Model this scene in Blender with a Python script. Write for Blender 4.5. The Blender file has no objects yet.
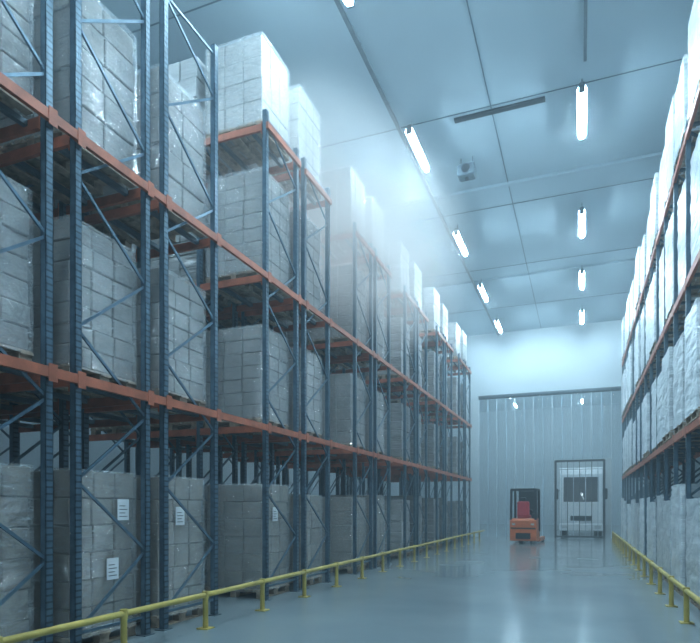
import bpy, math, random, bmesh
from mathutils import Vector, Matrix, noise
random.seed(7)
scene = bpy.context.scene
scene.view_settings.view_transform = 'Standard'
for lk in ('Medium High Contrast','Standard - Medium High Contrast'):
    try:
        scene.view_settings.look = lk; break
    except Exception: pass

# ------------------------------------------------------------------ materials
def new_mat(name):
    m = bpy.data.materials.new(name); m.use_nodes = True
    nt = m.node_tree
    return m, nt, nt.nodes.get('Principled BSDF'), nt.nodes.get('Material Output')
def simple(name, col, rough=0.5, metal=0.0, coat=0.0, noise_amt=0.15, scale=6.0, bump=0.0):
    m, nt, b, o = new_mat(name)
    N = nt.nodes; L = nt.links
    tc = N.new('ShaderNodeTexCoord')
    nz = N.new('ShaderNodeTexNoise'); nz.inputs['Scale'].default_value = scale; nz.inputs['Detail'].default_value = 3
    L.new(tc.outputs['Object'], nz.inputs['Vector'])
    r = N.new('ShaderNodeMapRange'); r.inputs[3].default_value = 1-noise_amt; r.inputs[4].default_value = 1+noise_amt
    r.inputs[1].default_value = .3; r.inputs[2].default_value = .7
    L.new(nz.outputs['Fac'], r.inputs[0])
    mx = N.new('ShaderNodeVectorMath'); mx.operation = 'SCALE'; mx.inputs[0].default_value = col
    L.new(r.outputs[0], mx.inputs['Scale'])
    L.new(mx.outputs[0], b.inputs['Base Color'])
    b.inputs['Roughness'].default_value = rough; b.inputs['Metallic'].default_value = metal
    b.inputs['Coat Weight'].default_value = coat
    return m
def emis(name, col, s):
    m, nt, b, o = new_mat(name)
    b.inputs['Base Color'].default_value = (.8,.8,.8,1)
    b.inputs['Emission Color'].default_value = (*col,1); b.inputs['Emission Strength'].default_value = s
    return m

M_post  = simple('rack_steel_blue', (.105,.17,.225), .36, .3, noise_amt=.25, scale=9)
def perforated():
    m = M_post.copy(); m.name = 'rack_steel_perforated'
    nt = m.node_tree; N = nt.nodes; L = nt.links; b = N['Principled BSDF']
    tc = N.new('ShaderNodeTexCoord'); sp = N.new('ShaderNodeSeparateXYZ'); L.new(tc.outputs['Object'], sp.inputs[0])
    a = N.new('ShaderNodeMath'); a.operation='MULTIPLY'; a.inputs[1].default_value=1/.065; L.new(sp.outputs['Z'], a.inputs[0])
    f = N.new('ShaderNodeMath'); f.operation='FRACT'; L.new(a.outputs[0], f.inputs[0])
    g = N.new('ShaderNodeMath'); g.operation='LESS_THAN'; g.inputs[1].default_value=.3; L.new(f.outputs[0], g.inputs[0])
    src = b.inputs['Base Color'].links[0].from_socket
    mx = N.new('ShaderNodeMix'); mx.data_type='RGBA'
    L.new(g.outputs[0], mx.inputs[0]); L.new(src, mx.inputs[6]); mx.inputs[7].default_value=(.04,.065,.09,1)
    L.new(mx.outputs[2], b.inputs['Base Color'])
    return m
M_perf  = perforated()
M_beam  = simple('rack_beam_orange', (.44,.135,.075), .45, .0, noise_amt=.25, scale=5)
M_wood  = simple('pallet_wood', (.40,.32,.25), .8, noise_amt=.35, scale=9)
M_cart  = simple('carton_grey_kraft', (.27,.255,.24), .75, noise_amt=.2, scale=3.5)
M_cartb = simple('carton_brown_kraft', (.24,.205,.17), .75, noise_amt=.2, scale=3.5)
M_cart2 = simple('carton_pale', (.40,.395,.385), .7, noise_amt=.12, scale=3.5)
M_label = simple('paper_label', (.85,.87,.9), .6, noise_amt=.05)
M_ink   = simple('label_ink', (.08,.08,.09), .6, noise_amt=.05)
M_yel   = simple('guard_rail_yellow', (.55,.43,.12), .45, noise_amt=.2, scale=4)
M_dark  = simple('dark_steel', (.02,.024,.03), .5, .3)
M_gate  = simple('gate_steel_grey', (.08,.10,.12), .5, .3)
M_pale  = simple('gate_bar_pale', (.50,.58,.63), .4)
M_edge  = simple('strip_edge', (.74,.84,.90), .3)
M_grey  = simple('galvanised_grey', (.12,.16,.19), .5, .4)
M_ora   = simple('truck_orange_paint', (.75,.18,.045), .35, coat=.3, noise_amt=.08)
M_red   = simple('seat_red', (.55,.03,.05), .6)
M_rub   = simple('tyre_rubber', (.02,.02,.02), .8)
M_white = simple('white_paint', (.85,.88,.9), .35, coat=.3, noise_amt=.05)
M_glass = simple('windscreen_dark', (.02,.03,.04), .25, coat=.1, noise_amt=.05)
M_lamp  = emis('lamp_tube_emission', (.60,.85,1.0), 255.0)
M_lens  = simple('headlamp_lens', (.6,.62,.63), .15, coat=.6, noise_amt=.05)

def streak_nodes(N, L, sx=2.2, sz=16, s=1.6, det=5, dist=.8):
    tc = N.new('ShaderNodeTexCoord'); mp = N.new('ShaderNodeMapping'); mp.inputs['Scale'].default_value=(sx,sx,sz)
    L.new(tc.outputs['Object'], mp.inputs[0])
    oi = N.new('ShaderNodeObjectInfo'); ad = N.new('ShaderNodeVectorMath'); ad.operation='ADD'
    sc = N.new('ShaderNodeMath'); sc.operation='MULTIPLY'; sc.inputs[1].default_value=37; L.new(oi.outputs['Random'], sc.inputs[0])
    L.new(mp.outputs[0], ad.inputs[0]); L.new(sc.outputs[0], ad.inputs[1])
    nz = N.new('ShaderNodeTexNoise'); nz.inputs['Scale'].default_value=s; nz.inputs['Detail'].default_value=det; nz.inputs['Roughness'].default_value=.5; nz.inputs['Distortion'].default_value=dist
    L.new(ad.outputs[0], nz.inputs['Vector'])
    return nz, oi
def crinkle_gloss(N, L, col, rough, dist):
    nz,_ = streak_nodes(N,L,1.8,6,1.3,3,2.0)
    bp = N.new('ShaderNodeBump'); bp.inputs['Strength'].default_value=1; bp.inputs['Distance'].default_value=dist
    L.new(nz.outputs['Fac'], bp.inputs['Height'])
    g = N.new('ShaderNodeBsdfGlossy'); g.inputs['Color'].default_value=(col,col,col,1); g.inputs['Roughness'].default_value=rough
    L.new(bp.outputs[0], g.inputs['Normal'])
    return g
def wrap_mat(name, lo, hi, col):
    # clear film: see-through, with pale crease lines where it bunches, painted in as highlights, plus crinkled gloss
    m, nt, b, o = new_mat(name); N = nt.nodes; L = nt.links
    def ridge(sx,sz,s,w,dist):
        nz,_ = streak_nodes(N,L,sx,sz,s,3,dist)
        su = N.new('ShaderNodeMath'); su.operation='SUBTRACT'; su.inputs[1].default_value=.5; L.new(nz.outputs['Fac'], su.inputs[0])
        a = N.new('ShaderNodeMath'); a.operation='ABSOLUTE'; L.new(su.outputs[0], a.inputs[0])
        r = N.new('ShaderNodeMapRange'); r.inputs[1].default_value=0; r.inputs[2].default_value=w; r.inputs[3].default_value=hi; r.inputs[4].default_value=lo
        L.new(a.outputs[0], r.inputs[0]); return nz, r
    nz,r1 = ridge(1.1,7,1.5,.020,1.6)
    _,r2 = ridge(2.6,3.2,1.6,.014,2.2)
    mxx = N.new('ShaderNodeMath'); mxx.operation='MAXIMUM'; L.new(r1.outputs[0], mxx.inputs[0]); L.new(r2.outputs[0], mxx.inputs[1])
    bp = N.new('ShaderNodeBump'); bp.inputs['Strength'].default_value=1; bp.inputs['Distance'].default_value=.10
    L.new(nz.outputs['Fac'], bp.inputs['Height']); L.new(bp.outputs[0], b.inputs['Normal'])
    b.inputs['Base Color'].default_value=(*col,1); b.inputs['Roughness'].default_value=.25; b.inputs['Specular IOR Level'].default_value=1.0
    t = N.new('ShaderNodeBsdfTransparent'); mx = N.new('ShaderNodeMixShader')
    L.new(mxx.outputs[0], mx.inputs[0]); L.new(t.outputs[0], mx.inputs[1]); L.new(b.outputs[0], mx.inputs[2])
    g = crinkle_gloss(N,L,.22,.11,.14)
    ad = N.new('ShaderNodeAddShader'); L.new(mx.outputs[0], ad.inputs[0]); L.new(g.outputs[0], ad.inputs[1])
    L.new(ad.outputs[0], o.inputs['Surface'])
    return m
M_wrap  = wrap_mat('stretch_wrap_film', .14, .62, (.66,.70,.73))
def wrapped_carton(name, c1, c2, gloss=.14):
    m, nt, b, o = new_mat(name); N = nt.nodes; L = nt.links
    nz,oi = streak_nodes(N,L,1.2,4.5,1.4,3)
    cr = N.new('ShaderNodeValToRGB'); cr.color_ramp.elements[0].position=.35; cr.color_ramp.elements[1].position=.7
    cr.color_ramp.elements[0].color=(*c1,1); cr.color_ramp.elements[1].color=(*c2,1)
    L.new(nz.outputs['Fac'], cr.inputs[0])
    r = N.new('ShaderNodeMapRange'); r.inputs[3].default_value=.75; r.inputs[4].default_value=1.15; L.new(oi.outputs['Random'], r.inputs[0])
    mx = N.new('ShaderNodeVectorMath'); mx.operation='SCALE'; L.new(cr.outputs[0], mx.inputs[0]); L.new(r.outputs[0], mx.inputs['Scale'])
    L.new(mx.outputs[0], b.inputs['Base Color'])
    b.inputs['Roughness'].default_value=.3; b.inputs['Specular IOR Level'].default_value=.6
    bp = N.new('ShaderNodeBump'); bp.inputs['Strength'].default_value=.9; bp.inputs['Distance'].default_value=.06
    L.new(nz.outputs['Fac'], bp.inputs['Height']); L.new(bp.outputs[0], b.inputs['Normal'])
    g = crinkle_gloss(N,L,gloss,.14,.13)
    ad = N.new('ShaderNodeAddShader'); L.new(b.outputs[0], ad.inputs[0]); L.new(g.outputs[0], ad.inputs[1])
    L.new(ad.outputs[0], o.inputs['Surface'])
    return m
M_wc  = wrapped_carton('wrapped_carton_grey', (.25,.245,.24), (.34,.345,.35))
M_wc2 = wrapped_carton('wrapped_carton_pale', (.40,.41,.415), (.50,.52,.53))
M_wc3 = wrapped_carton('wrapped_load_white_film', (.50,.55,.59), (.74,.79,.82), .12)

def floor_mat():
    m, nt, b, o = new_mat('floor_sealed_concrete'); N = nt.nodes; L = nt.links
    tc = N.new('ShaderNodeTexCoord')
    nz = N.new('ShaderNodeTexNoise'); nz.inputs['Scale'].default_value=.5; nz.inputs['Detail'].default_value=4; nz.inputs['Roughness'].default_value=.5
    L.new(tc.outputs['Object'], nz.inputs['Vector'])
    cr = N.new('ShaderNodeValToRGB'); cr.color_ramp.elements[0].position=.3; cr.color_ramp.elements[1].position=.7
    cr.color_ramp.elements[0].color=(.26,.315,.335,1); cr.color_ramp.elements[1].color=(.32,.375,.395,1)
    L.new(nz.outputs['Fac'], cr.inputs[0]); L.new(cr.outputs[0], b.inputs['Base Color'])
    r = N.new('ShaderNodeMapRange'); r.inputs[1].default_value=.3; r.inputs[2].default_value=.7; r.inputs[3].default_value=.12; r.inputs[4].default_value=.19
    L.new(nz.outputs['Fac'], r.inputs[0]); L.new(r.outputs[0], b.inputs['Roughness'])
    return m
M_floor = floor_mat()
M_ceil = simple('ceiling_panel', (.38,.48,.54), .75, noise_amt=.05, scale=.6)
M_wall = simple('insulated_wall_panel', (.60,.69,.74), .6, noise_amt=.04, scale=.6)
M_joint = simple('panel_joint', (.10,.15,.19), .7, noise_amt=.05)

def strip_mat():
    m, nt, b, o = new_mat('pvc_strip'); N = nt.nodes; L = nt.links
    b.inputs['Base Color'].default_value=(.55,.68,.75,1); b.inputs['Roughness'].default_value=.06; b.inputs['Specular IOR Level'].default_value=.9
    t = N.new('ShaderNodeBsdfTransparent'); t.inputs[0].default_value=(.90,.96,1,1)
    mx = N.new('ShaderNodeMixShader'); mx.inputs[0].default_value=.18
    L.new(t.outputs[0], mx.inputs[1]); L.new(b.outputs[0], mx.inputs[2]); L.new(mx.outputs[0], o.inputs['Surface'])
    return m
M_strip = strip_mat()

# ------------------------------------------------------------------ mesh builder
class MB:
    def __init__(s): s.v=[]; s.f=[]; s.m=[]; s.mats=[]; s.sm=[]
    def mi(s, mat):
        if mat not in s.mats: s.mats.append(mat)
        return s.mats.index(mat)
    def faces(s, vs, fs, mat, smooth=False):
        o=len(s.v); s.v += [tuple(p) for p in vs]; k=s.mi(mat)
        for f in fs: s.f.append(tuple(i+o for i in f)); s.m.append(k); s.sm.append(smooth)
    def box(s, x0,x1,y0,y1,z0,z1, mat):
        if x0>x1: x0,x1=x1,x0
        vs=[(x0,y0,z0),(x1,y0,z0),(x1,y1,z0),(x0,y1,z0),(x0,y0,z1),(x1,y0,z1),(x1,y1,z1),(x0,y1,z1)]
        s.faces(vs, [(0,3,2,1),(4,5,6,7),(0,1,5,4),(1,2,6,5),(2,3,7,6),(3,0,4,7)], mat)
    def bbox(s, x0,x1,y0,y1,z0,z1, c, mat):
        if x0>x1: x0,x1=x1,x0
        def ring(i, z):
            a,b2,d,e = x0+i, x1-i, y0+i, y1-i
            cc=c
            return [(a+cc,d,z),(b2-cc,d,z),(b2,d+cc,z),(b2,e-cc,z),(b2-cc,e,z),(a+cc,e,z),(a,e-cc,z),(a,d+cc,z)]
        rs=[ring(c,z0),ring(0,z0+c),ring(0,z1-c),ring(c,z1)]
        vs=sum(rs,[]); fs=[tuple(reversed(range(8))), tuple(range(24,32))]
        for k in range(3):
            for i in range(8):
                j=(i+1)%8; fs.append((k*8+i,k*8+j,k*8+8+j,k*8+8+i))
        s.faces(vs, fs, mat)
    def prism(s, pts, x0, x1, mat):
        n=len(pts)
        vs=[(x0,y,z) for y,z in pts]+[(x1,y,z) for y,z in pts]
        fs=[tuple(range(n)), tuple(reversed(range(n,2*n)))]
        for i in range(n):
            j=(i+1)%n; fs.append((i,i+n,j+n,j))
        s.faces(vs, fs, mat)
    def bar(s, p, q, w, d, mat):
        p=Vector(p); q=Vector(q); a=(q-p).normalized()
        up=Vector((0,1,0)) if abs(a.y)<.9 else Vector((1,0,0))
        u=a.cross(up).normalized()*w/2; v=a.cross(u).normalized()*d/2
        vs=[p-u-v,p+u-v,p+u+v,p-u+v,q-u-v,q+u-v,q+u+v,q-u+v]
        s.faces(vs, [(0,3,2,1),(4,5,6,7),(0,1,5,4),(1,2,6,5),(2,3,7,6),(3,0,4,7)], mat)
    def strap(s, p, q, w, t, mat):
        p=Vector(p); q=Vector(q); a=(q-p).normalized(); v=Vector((t/2,0,0)); u=a.cross(Vector((1,0,0))).normalized()*w/2
        vs=[p-u-v,p+u-v,p+u+v,p-u+v,q-u-v,q+u-v,q+u+v,q-u+v]
        s.faces(vs, [(0,3,2,1),(4,5,6,7),(0,1,5,4),(1,2,6,5),(2,3,7,6),(3,0,4,7)], mat)
    def cyl(s, p, q, r, n, mat, r2=None):
        p=Vector(p); q=Vector(q); a=(q-p).normalized(); r2 = r if r2 is None else r2
        up=Vector((0,0,1)) if abs(a.z)<.9 else Vector((1,0,0))
        u=a.cross(up).normalized(); v=a.cross(u).normalized()
        vs=[]
        for c,rr in ((p,r),(q,r2)):
            for i in range(n):
                t=2*math.pi*i/n; vs.append(c+u*rr*math.cos(t)+v*rr*math.sin(t))
        fs=[(i,(i+1)%n,n+(i+1)%n,n+i) for i in range(n)]
        s.faces(vs, fs, mat, True)
        s.faces(vs[:n], [tuple(reversed(range(n)))], mat); s.faces(vs[n:], [tuple(range(n))], mat)
    def mesh(s, name):
        me=bpy.data.meshes.new(name); me.from_pydata(s.v,[],s.f)
        for m in s.mats: me.materials.append(m)
        me.polygons.foreach_set('material_index', s.m); me.polygons.foreach_set('use_smooth', s.sm)
        me.update(); return me
    def obj(s, name, loc=(0,0,0), rz=0, parent=None):
        o=bpy.data.objects.new(name, s.mesh(name)); scene.collection.objects.link(o)
        o.location=loc; o.rotation_euler=(0,0,rz)
        if parent: o.parent=parent
        return o

# ------------------------------------------------------------------ layout
A=4.76; B=1.62
WALL_Y=31.0; CEIL=10.5
XL=-12.5; XR=6.2; YB=-6.0; YF=56.0
LEV=[2.85,5.30,7.75]
CP=1.28

# ------------------------------------------------------------------ room shell
r=MB(); r.box(XL,XR,YB,YF,-.2,0,M_floor)
r.obj('floor')
r=MB(); r.box(XL,XR,YB,YF,CEIL,CEIL+.2,M_ceil)
y=YB+1.2
while y<WALL_Y:
    r.box(XL,XR,y-.012,y+.012,CEIL-.012,CEIL+.01,M_joint); y+=4.56
for x in (-8.4,-1.9,): r.box(x-.012,x+.012,YB,WALL_Y,CEIL-.010,CEIL+.01,M_joint)
for yy in (16.8,23.6): r.box(XL,XR,yy-.06,yy+.06,CEIL-.07,CEIL+.01,M_ceil)
r.box(-2.75,-.75,13.55,13.68,CEIL-.05,CEIL+.01,M_dark)
r.obj('ceiling')
r=MB(); r.box(XL-.2,XL,YB,YF,0,CEIL,M_wall); r.obj('wall_left')
r=MB(); r.box(XR,XR+.2,YB,YF,0,CEIL,M_wall); r.obj('wall_right')
r=MB(); r.box(XL,XR,YB-.2,YB,0,CEIL,M_wall); r.obj('wall_rear')
OPX0,OPX1,OPZ=-5.0,1.9,7.25
r=MB()
r.box(XL,XR,WALL_Y,WALL_Y+.2,OPZ,CEIL,M_wall)
r.box(XL,OPX0,WALL_Y,WALL_Y+.2,0,OPZ,M_wall); r.box(OPX1,XR,WALL_Y,WALL_Y+.2,0,OPZ,M_wall)
r.box(OPX0,OPX1,WALL_Y-.06,WALL_Y+.02,OPZ-.06,OPZ+.06,M_grey)
r.obj('wall_back')
r=MB(); r.box(XL,XR,YF,YF+.2,0,CEIL,M_wall); r.obj('wall_loading_bay')

DX0,DX1,DZ=-1.22,1.0,3.85
r=MB()
x=OPX0+.02; k=0
while x<OPX1-.05:
    w=.52; z0=0.03
    if x+w>DX0-.02 and x<DX1+.02: z0=DZ+.05
    yy=WALL_Y+.03+(.03 if k%2 else 0)
    n=6; vs=[];fs=[]
    for i in range(n+1):
        t=i/n; xx=x+t*w; bow=.035*math.sin(math.pi*t)
        for j in range(2): vs.append((xx, yy-bow, (z0,OPZ-.02)[j]))
    for i in range(n): fs.append((i*2,i*2+2,i*2+3,i*2+1))
    r.faces(vs,fs,M_strip,True)
    r.box(x-.018,x+.018,yy-.006,yy+.002,z0,OPZ-.03,M_edge)
    x+=.45; k+=1
r.box(OPX0,OPX1,WALL_Y+.02,WALL_Y+.09,OPZ-.12,OPZ-.0,M_grey)
r.obj('strip_curtain')

r=MB(); yy=WALL_Y
r.box(DX0-.05,DX0+.05,yy,yy+.1,0,DZ,M_gate); r.box(DX1-.05,DX1+.05,yy,yy+.1,0,DZ,M_gate)
r.box(DX0,DX1,yy,yy+.1,DZ-.08,DZ+.02,M_gate); r.box(DX0,DX1,yy+.02,yy+.08,.05,.13,M_gate)
for i in range(1,8):
    x=DX0+(DX1-DX0)*i/8
    w=.016
    r.box(x-w,x+w,yy+.03,yy+.07,.1,DZ-.05,M_pale if i%2 else M_gate)
r.obj('barred_gate')

# ------------------------------------------------------------------ pallet loads
def load_mesh(name, H, layers, cart, wrap, seed, labels=0, cols=3, W=.99, D=1.14):
    rnd=random.Random(seed); m=MB()
    hw,hd=W/2,D/2
    for x in (-hd+.07,0,hd-.07): m.box(x-.05,x+.05,-hw,hw,0,.022,M_wood)
    for x in (-hd+.07,0,hd-.07):
        for y in (-hw+.08,0,hw-.08): m.box(x-.05,x+.05,y-.07,y+.07,.022,.10,M_wood)
    for y in (-hw+.08,0,hw-.08): m.box(-hd,hd,y-.07,y+.07,.10,.122,M_wood)
    nb=7
    for i in range(nb):
        x=-hd+ (i+.5)*D/nb; m.box(x-.06,x+.06,-hw,hw,.122,.144,M_wood)
    z=.146; lh=(H-.146)/layers
    cw,cd=W-.05,D-.05
    for l in range(layers):
        nx,ny=(cols,cols) 
        ox=rnd.uniform(-.012,.012); oy=rnd.uniform(-.012,.012)
        for i in range(nx):
            for j in range(ny):
                if 0<i<nx-1 and 0<j<ny-1 and l<layers-1: continue
                g=.003
                x0=-cd/2+cd*i/nx+ox+g+rnd.uniform(0,.008); x1=-cd/2+cd*(i+1)/nx+ox-g-rnd.uniform(0,.008)
                y0=-cw/2+cw*j/ny+oy+g+rnd.uniform(0,.008); y1=-cw/2+cw*(j+1)/ny+oy-g-rnd.uniform(0,.008)
                m.bbox(x0,x1,y0,y1,z+.002,z+lh-.004-rnd.uniform(0,.006),.010,cart)
        z+=lh
    if wrap:
        nu,nv=108,56; vs=[]; fs=[]
        per=2*(W+D)
        for v in range(nv+1):
            zz=.11+(H+.012-.11)*v/nv
            for u in range(nu):
                t=(u/nu)*per
                if t<D: x,y,nxx,nyy=-hd+t,-hw,0,-1
                elif t<D+W: x,y,nxx,nyy=hd,-hw+(t-D),1,0
                elif t<2*D+W: x,y,nxx,nyy=hd-(t-D-W),hw,0,1
                else: x,y,nxx,nyy=-hd,hw-(t-2*D-W),-1,0
                q=Vector((x*1.6+seed*7,y*1.6,zz*4+x*1.1+y*1.3))
                d=noise.noise(q)*.016+(.5-abs(noise.noise(q*1.9)))*.018
                cx=abs(abs(x)-hd); cy=abs(abs(y)-hw); cr=max(0,.07-min(cx+cy,.07))
                f=1-cr*.18
                vs.append((x*f+nxx*(d-.008), y*f+nyy*(d-.008), zz+noise.noise(q*.9)*.01))
        for v in range(nv):
            for u in range(nu):
                u2=(u+1)%nu; fs.append((v*nu+u,v*nu+u2,(v+1)*nu+u2,(v+1)*nu+u))
        m.faces(vs,fs,wrap,True)
        top=vs[nv*nu:]; ins=[(p[0]*.72,p[1]*.72,H+.006+noise.noise(Vector(p)*4)*.01) for p in top]
        m.faces(top+ins,[(u,(u+1)%nu,nu+(u+1)%nu,nu+u) for u in range(nu)],wrap,True)
    for k in range(labels):
        yy=rnd.uniform(-.1,.3); zz=rnd.uniform(H*.6,H*.8)
        if k: yy=rnd.uniform(.0,.25); zz=rnd.uniform(H*.35,H*.45)
        for sgn in (1,-1):
            x=sgn*(hd+.018)
            m.box(x,x+sgn*.002,yy-.09,yy+.09,zz-.12,zz+.12,M_label)
            for q2 in range(4):
                m.box(x,x+sgn*.003,yy-.06,yy+.06-.03*(q2%2),zz-.08+q2*.04,zz-.072+q2*.04,M_ink)
    return m.mesh(name)
HB=[1.90,1.74,1.88,1.66]
def family(tag, cart, wrap, sd, W=.99, D=1.14, var=.04, lab=True, ground=None):
    fam={}
    for li,H in enumerate(HB):
        fam[li]=[load_mesh('load_%s_%d_%d'%(tag,li,v), H*(1-var*(v%3)), [6,7,5][v] if li<3 else [5,4,6][v], ground if (ground and li==0) else cart, wrap, sd+li*5+v, 1 if (v==0 and li==0 and wrap and lab) else 0, 3-(v==2), W, D) for v in range(3)]
    return fam
F_near=family('near',M_cart,M_wrap,1,ground=M_cartb)
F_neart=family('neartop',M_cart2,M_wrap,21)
F_far=family('far',M_wc,None,41)
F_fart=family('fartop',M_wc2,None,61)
F_white=family('white',M_wc3,M_wc3,81,W=1.14,var=.07,lab=False)
lab2=load_mesh('load_two_labels', 1.9, 6, M_cartb, M_wrap, 102, 2, 3)
def put(me, x, y, z):
    o=bpy.data.objects.new('wrapped_pallet_load', me); scene.collection.objects.link(o)
    o.location=(x,y,z); return o

# ------------------------------------------------------------------ left racks: rows run away from the aisle, ends face the aisle
def upright(m,x,y,s,topz,xa=1):
    h=.042
    m.box(x,x+s*.006,y-h,y+h,0,topz,M_perf)
    m.box(x,x+s*.07,y-h,y-h+.006,0,topz,M_post); m.box(x,x+s*.07,y+h-.006,y+h,0,topz,M_post)
    m.box(x+s*.065,x+s*.071,y-h,y-.022,0,topz,M_post); m.box(x+s*.065,x+s*.071,y+.022,y+h,0,topz,M_post)
    m.box(x-s*.03,x+s*.11,y-.08,y+.08,0,.012,M_grey)
def rack(name, xf, s, panels, l3, ncol, topz=7.97):
    m=MB()
    for pi,(ya,yb) in enumerate(panels):
        for c in range(ncol+1):
            x=xf+s*CP*c
            upright(m,x,ya,s,topz); upright(m,x,yb,s,topz)
            xp=x+s*.035
            z=.22; side=0; st=.78
            while z<topz-.35:
                z2=min(z+st,topz-.12)
                m.strap((xp,(ya,yb)[side],z),(xp,(yb,ya)[side],z2),.030,.022,M_post)
                side=1-side; z=z2
            for z in (.22,topz-.12): m.strap((xp,ya,z),(xp,yb,z),.030,.022,M_post)
        for li,zt in enumerate(LEV):
            if li==2 and pi not in l3: continue
            for y in (ya,yb):
                for c in range(ncol):
                    x0=xf+s*(CP*c+.075); x1=xf+s*(CP*(c+1)-.002)
                    if y==ya: m.box(x0,x1,y-.045,y,zt-.11,zt,M_beam)
                    else: m.box(x0,x1,y,y+.045,zt-.11,zt,M_beam)
                    m.box(x0,x0+s*.012,y-.05,y+.05,zt-.17,zt+.03,M_beam)
            for c in range(ncol):
                for f in (.25,.75):
                    x=xf+s*CP*(c+f); m.box(x-.03,x+.03,ya,yb,zt-.06,zt-.004,M_grey)
            m.box(xf-s*.002,xf-s*.045,ya-.055,yb+.055,zt-.10,zt,M_beam)
    for zt in LEV[:2]:
        y0=panels[0][0]; y1=panels[-1][1]
        m.box(xf-s*.003,xf-s*.044,y0,y1,zt-.098,zt-.002,M_beam)
        for ya,yb in panels:
            for y in (ya,yb): m.box(xf-s*.044,xf-s*.050,y-.05,y+.05,zt-.14,zt+.03,M_beam)
    return m.obj(name)
panL=[(.4,1.5),(1.75,2.85),(3.12,4.22),(4.57,5.60),(5.93,7.0)]
y=8.44
while y+2.5<28.4:
    panL += [(y,y+1.1),(y+1.42,y+2.52)]; y+=4.06
n0=5
rack('pallet_rack', -A, -1, panL, set(range(n0,len(panL))), 3)

# right rack: selective rack facing the aisle
P=1.405; DEPTH=1.0
def rack_face(name, xf, s, ys, topz=7.97):
    m=MB(); xr=xf+s*DEPTH
    for y in ys:
        upright(m,xf,y,s,topz); upright(m,xr,y,-s,topz)
        z=.18; side=0
        while z<topz-.3:
            z2=min(z+.76,topz-.12)
            p=((xf+s*.05,xr-s*.05)[side],y,z); q=((xr-s*.05,xf+s*.05)[side],y,z2)
            m.bar(p,q,.04,.03,M_post); side=1-side; z=z2
    for ya,yb in zip(ys[:-1],ys[1:]):
        for zt in LEV:
            for x,sg in ((xf,s),(xr,-s)):
                m.box(x-sg*.014,x+sg*.034,ya+.044,yb-.044,zt-.12,zt,M_beam)
                for yy,e in ((ya,1),(yb,-1)):
                    m.box(x-sg*.016,x-sg*.004,min(yy-e*.01,yy+e*.06),max(yy-e*.01,yy+e*.06),zt-.17,zt+.03,M_beam)
            for yy in (ya+.3,yb-.3): m.box(xf+s*.035,xr-s*.035,yy-.03,yy+.03,zt-.05,zt-.006,M_grey)
    return m.obj(name)
ysR=[1.41+P*i for i in range(20)]
rack_face('pallet_rack', B, 1, ysR)

rnd=random.Random(5)
for pi,(ya,yb) in enumerate(panL):
    yc=(ya+yb)/2
    for li,z in enumerate([0.0]+LEV):
        if li==3 and pi<n0: continue
        for c in range(3):
            near = pi<9 and c==0
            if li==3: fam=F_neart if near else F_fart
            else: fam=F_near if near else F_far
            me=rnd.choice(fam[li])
            if near and li==0 and pi==3: me=lab2
            if near and li==0 and pi==4: me=F_near[0][0]
            put(me, -A-.13-.57-CP*c+rnd.uniform(-.02,.02), yc+rnd.uniform(-.01,.01), z+.001)
for ya,yb in zip(ysR[:-1],ysR[1:]):
    yc=(ya+yb)/2
    for li,z in enumerate([0.0]+LEV):
        put(rnd.choice(F_white[li]), B+.0+.57+rnd.uniform(-.07,.04), yc+rnd.uniform(-.03,.03), z+.001)

# ------------------------------------------------------------------ guard rails
def guard(name, x, y0, y1, h, step):
    m=MB(); n=int((y1-y0)/step)
    m.cyl((x,y0,h),(x,y1,h),.034,12,M_yel)
    for i in range(n+1):
        y=y0+.15+i*step
        if y>y1: break
        m.cyl((x,y,0),(x,y,h),.034,12,M_yel)
        m.box(x-.08,x+.08,y-.08,y+.08,0,.012,M_yel)
        m.cyl((x,y,h-.045),(x,y,h+.045),.041,12,M_yel)
    return m.obj(name)
guard('yellow_guard_rail', -4.36, -1.0, 28.6, .42, 1.405)
guard('yellow_guard_rail', 1.27, 3.0, 28.6, .42, 1.405)

# ------------------------------------------------------------------ lamps
def lamp(x,y):
    m=MB(); L=.82; H=.10
    m.bbox(x-.06,x+.06,y-L-.04,y+L+.04,10.22,10.28,.02,M_grey)
    vs=[]
    for yy in (y-L-.03,y+L+.03):
        vs += [(x-H,yy,10.12),(x-.07,yy,10.20),(x+.07,yy,10.20),(x+H,yy,10.12),(x+H,yy,10.14),(x+.08,yy,10.225),(x-.08,yy,10.225),(x-H,yy,10.14)]
    m.faces(vs,[(i,(i+1)%8,8+(i+1)%8,8+i) for i in range(8)]+[tuple(reversed(range(8))),tuple(range(8,16))],M_grey)
    m.cyl((x,y-L,10.12),(x,y+L,10.12),.055,8,M_lamp)
    for yy in (y-L-.02,y+L+.02): m.box(x-.06,x+.06,yy-.02,yy+.02,10.06,10.21,M_grey)
    for yy in (y-.6,y+.6): m.cyl((x,yy,10.27),(x,yy,CEIL-.001),.012,6,M_grey)
    m.obj('ceiling_strip_light')
ys=[-.3,4.0,8.55,13.9,19.3,24.05,28.7]
for yy in ys:
    lamp(-3.68,yy); lamp(0,yy)
for yy in (6.0,15.5,25.0): lamp(-9.0,yy)  # unseen row behind the left rack, added to light mist and ceiling
for yy in (34.5,40.0,46.5,51.2): lamp(-5.2,yy); lamp(0,yy)  # nearer two pairs, hidden by the header, are added to brighten the bay
m=MB(); x=-3.98
m.box(x-.04,x+.04,YB+.05,30.9,10.34,10.38,M_grey)
y=YB+.5
while y<30.5:
    m.cyl((x,y,10.38),(x,y,CEIL-.001),.01,6,M_grey); y+=1.8
m.obj('cable_tray')
m=MB(); m.box(.03,.09,YB+.05,12.6,10.36,10.42,M_grey)
for y in range(-5,13,2): m.cyl((.06,y,10.41),(.06,y,CEIL-.001),.01,6,M_grey)
m.obj('cable_tray')
m=MB(); x,y=-2.75,15.2
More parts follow.
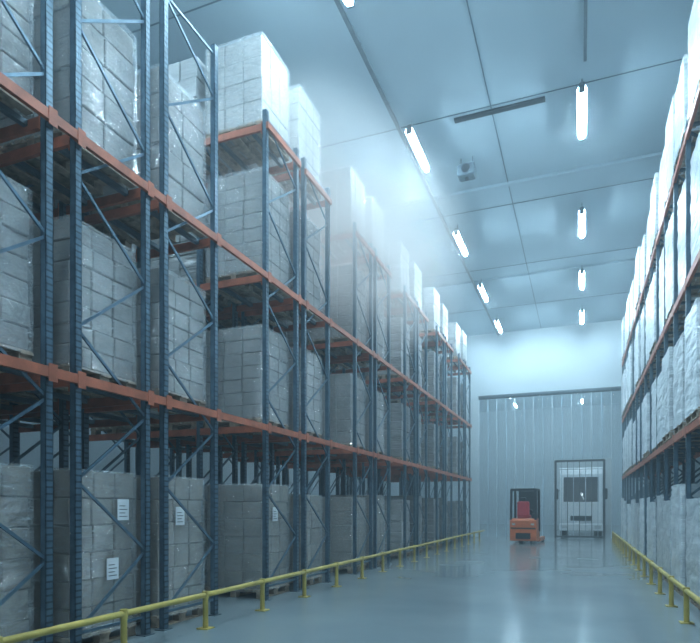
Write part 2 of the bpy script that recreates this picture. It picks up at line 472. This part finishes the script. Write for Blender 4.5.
m.bbox(x-.22,x+.22,y-.18,y+.18,9.98,10.28,.03,M_grey)
m.cyl((x,y-.18,10.13),(x,y-.2,10.13),.11,16,M_dark)
for dx in (-.15,.15): m.cyl((x+dx,y,10.28),(x+dx,y,CEIL-.001),.012,6,M_grey)
m.cyl((x,y,9.98),(x,y,9.93),.05,12,M_dark)
m.obj('ceiling_sensor_box')

# ------------------------------------------------------------------ reach truck
e=bpy.data.objects.new('reach_truck', None); scene.collection.objects.link(e)
e.location=(-2.25,26.3,0); e.rotation_euler=(0,0,math.radians(-4))
m=MB()
m.prism([(-.62,.12),(-.66,.3),(-.66,.95),(-.58,1.06),(.0,1.06),(.0,.55),(.3,.5),(.3,.12)],-.54,.54,M_ora)
m.box(-.5,.5,-.675,-.655,.62,.68,M_dark); m.box(-.3,.3,-.675,-.65,.2,.45,M_dark)
for x in (-.38,.38): m.box(x-.07,x+.07,-.675,-.655,.78,.86,M_lens)
m.obj('body', parent=e)
m=MB()
for x in (-.5,.5): m.bbox(x-.08,x+.08,.25,1.75,.06,.24,.02,M_ora)
m.obj('support_legs', parent=e)
m=MB()
for x in (-.5,.5): m.cyl((x-.05,1.6,.09),(x+.05,1.6,.09),.09,20,M_rub)
m.cyl((-.2,-.3,.17),(-.05,-.3,.17),.17,24,M_rub); m.cyl((.25,-.3,.1),(.33,-.3,.1),.1,20,M_rub)
m.obj('wheels', parent=e)
m=MB()
for x in (-.5,.5):
    m.bar((x,-.60,1.0),(x,-.50,2.28),.09,.09,M_dark); m.bar((x,.45,.5),(x,.40,2.28),.09,.09,M_dark)
    m.bar((x,-.52,2.27),(x,.42,2.27),.08,.08,M_dark)
m.bar((-.5,-.52,2.27),(.5,-.52,2.27),.1,.1,M_dark)
for i in range(8):
    y=-.5+i*.13; m.bar((-.5,y,2.28),(.5,y,2.28),.035,.03,M_dark)
m.obj('overhead_guard', parent=e)
m=MB()
for x in (-.33,.33): m.box(x-.06,x+.06,.62,.76,.1,2.25,M_dark)
for x in (-.24,.24): m.box(x-.035,x+.035,.66,.78,.15,2.2,M_grey)
for z in (.3,1.2,2.15): m.box(-.38,.38,.64,.72,z,z+.09,M_dark)
m.cyl((0,.68,.2),(0,.68,1.9),.035,12,M_grey)
m.box(-.36,.36,.8,.86,.1,.55,M_dark)
m.box(-.30,.30,.60,.63,1.1,2.2,M_dark)
for x in (-.22,.22): m.prism([(.84,.5),(.88,.5),(.88,.09),(1.9,.05),(1.9,.04),(.84,.04)],x-.06,x+.06,M_dark)
m.obj('mast_and_forks', parent=e)
m=MB()
m.bbox(-.28,.24,-.4,.08,1.06,1.2,.03,M_red); m.bbox(-.27,.23,-.5,-.38,1.15,1.78,.04,M_red); m.bbox(-.14,.10,-.49,-.4,1.8,1.95,.03,M_dark)
m.obj('seat', parent=e)
m=MB()
m.cyl((.12,.12,1.06),(.12,.2,1.35),.03,10,M_dark); m.cyl((.12,.19,1.34),(.12,.22,1.37),.15,20,M_dark)
m.bbox(.28,.46,-.1,.35,1.0,1.28,.03,M_dark)
m.obj('controls', parent=e)

# ------------------------------------------------------------------ lorry behind the gate
e=bpy.data.objects.new('lorry', None); scene.collection.objects.link(e); e.location=(-.05,32.6,0)
m=MB()
m.prism([(0,.45),(-.05,.9),(.0,1.75),(.28,3.25),(.5,3.5),(1.9,3.5),(1.9,.45)],-1.02,1.02,M_white)
m.obj('cab', parent=e)
m=MB(); m.prism([(-.02,1.82),(.23,3.1),(.26,3.1),(.02,1.82)],-.84,.84,M_glass)
m.box(-.5,.5,-.075,-.03,.85,1.1,M_dark)
for z in (.88,.98,1.06): m.box(-.5,.5,-.09,-.07,z,z+.02,M_grey)
for x in (-.35,.35): m.bar((x,-.03,1.84),(x+.3,.07,2.2),.02,.02,M_dark)
m.obj('windscreen_and_grille', parent=e)
m=MB(); m.bbox(-1.05,1.05,-.15,.25,.32,.7,.05,M_white)
for x in (-.8,.8): m.bbox(x-.16,x+.16,-.17,-.1,.45,.62,.02,M_lens)
m.obj('bumper', parent=e)
m=MB()
for s_ in (-1,1):
    m.bbox(s_*1.1,s_*1.26,.05,.18,1.95,2.5,.03,M_dark); m.bar((s_*1.0,.2,2.4),(s_*1.12,.14,2.4),.03,.03,M_dark)
m.obj('mirrors', parent=e)
m=MB()
for s_ in (-1,1):
    for yy in (.85,4.6): m.cyl((s_*.7,yy,.48),(s_*1.0,yy,.48),.48,28,M_rub)
m.obj('wheels', parent=e)
m=MB(); m.bbox(-1.15,1.15,2.0,6.6,.95,3.7,.04,M_white); m.box(-.4,.4,1.5,6.4,.6,.95,M_dark)
m.obj('cargo_box', parent=e)

# ------------------------------------------------------------------ mist plume drifting over the rack tops
def plume(loc, rad, dens, seed):
    m=bpy.data.materials.new('cold_mist_volume'); m.use_nodes=True; nt=m.node_tree; N=nt.nodes; L=nt.links
    N.remove(N['Principled BSDF'])
    tc=N.new('ShaderNodeTexCoord')
    ln=N.new('ShaderNodeVectorMath'); ln.operation='LENGTH'; L.new(tc.outputs['Object'], ln.inputs[0])
    fo=N.new('ShaderNodeMath'); fo.operation='SUBTRACT'; fo.inputs[0].default_value=1.0; fo.use_clamp=True; L.new(ln.outputs['Value'], fo.inputs[1])
    ad=N.new('ShaderNodeVectorMath'); ad.inputs[1].default_value=(seed,seed*2,0); L.new(tc.outputs['Object'], ad.inputs[0])
    nz=N.new('ShaderNodeTexNoise'); nz.inputs['Scale'].default_value=2.2; nz.inputs['Detail'].default_value=2; L.new(ad.outputs[0], nz.inputs['Vector'])
    r=N.new('ShaderNodeMapRange'); r.inputs[1].default_value=.35; r.inputs[2].default_value=.6; r.inputs[3].default_value=.25; L.new(nz.outputs['Fac'], r.inputs[0])
    mu=N.new('ShaderNodeMath'); mu.operation='MULTIPLY'; L.new(fo.outputs[0], mu.inputs[0]); L.new(r.outputs[0], mu.inputs[1])
    m2=N.new('ShaderNodeMath'); m2.operation='MULTIPLY'; m2.inputs[1].default_value=dens; L.new(mu.outputs[0], m2.inputs[0])
    # small emission stands in for multiple scattering that a zero-volume-bounce render drops
    v=N.new('ShaderNodeVolumePrincipled'); v.inputs['Color'].default_value=(.95,.99,1,1); L.new(m2.outputs[0], v.inputs['Density'])
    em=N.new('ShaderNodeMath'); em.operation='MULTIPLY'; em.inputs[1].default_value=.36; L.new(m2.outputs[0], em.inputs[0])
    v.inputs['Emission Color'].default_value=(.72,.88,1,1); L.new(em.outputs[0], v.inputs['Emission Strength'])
    L.new(v.outputs[0], N['Material Output'].inputs['Volume'])
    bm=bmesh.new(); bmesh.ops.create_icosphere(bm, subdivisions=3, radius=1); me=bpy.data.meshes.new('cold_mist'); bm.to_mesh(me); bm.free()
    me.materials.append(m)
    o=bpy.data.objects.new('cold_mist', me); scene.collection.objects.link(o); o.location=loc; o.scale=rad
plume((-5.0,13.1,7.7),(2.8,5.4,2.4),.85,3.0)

# world: haze fills the air
w=bpy.data.worlds.new('cold_hazy_air'); scene.world=w; w.use_nodes=True
nt=w.node_tree; nt.nodes['Background'].inputs[0].default_value=(.05,.08,.1,1); nt.nodes['Background'].inputs[1].default_value=.3
v=nt.nodes.new('ShaderNodeVolumeScatter'); v.inputs['Color'].default_value=(.78,.92,1,1); v.inputs['Density'].default_value=.017
nt.links.new(v.outputs[0], nt.nodes['World Output'].inputs['Volume'])

# camera
cd=bpy.data.cameras.new('camera'); co=bpy.data.objects.new('camera',cd); scene.collection.objects.link(co)
co.location=(0,0,1.5); co.rotation_euler=(math.pi/2,0,math.radians(21.46))
cd.sensor_width=36; cd.lens=590/700*36; cd.shift_y=186.5/700
scene.camera=co
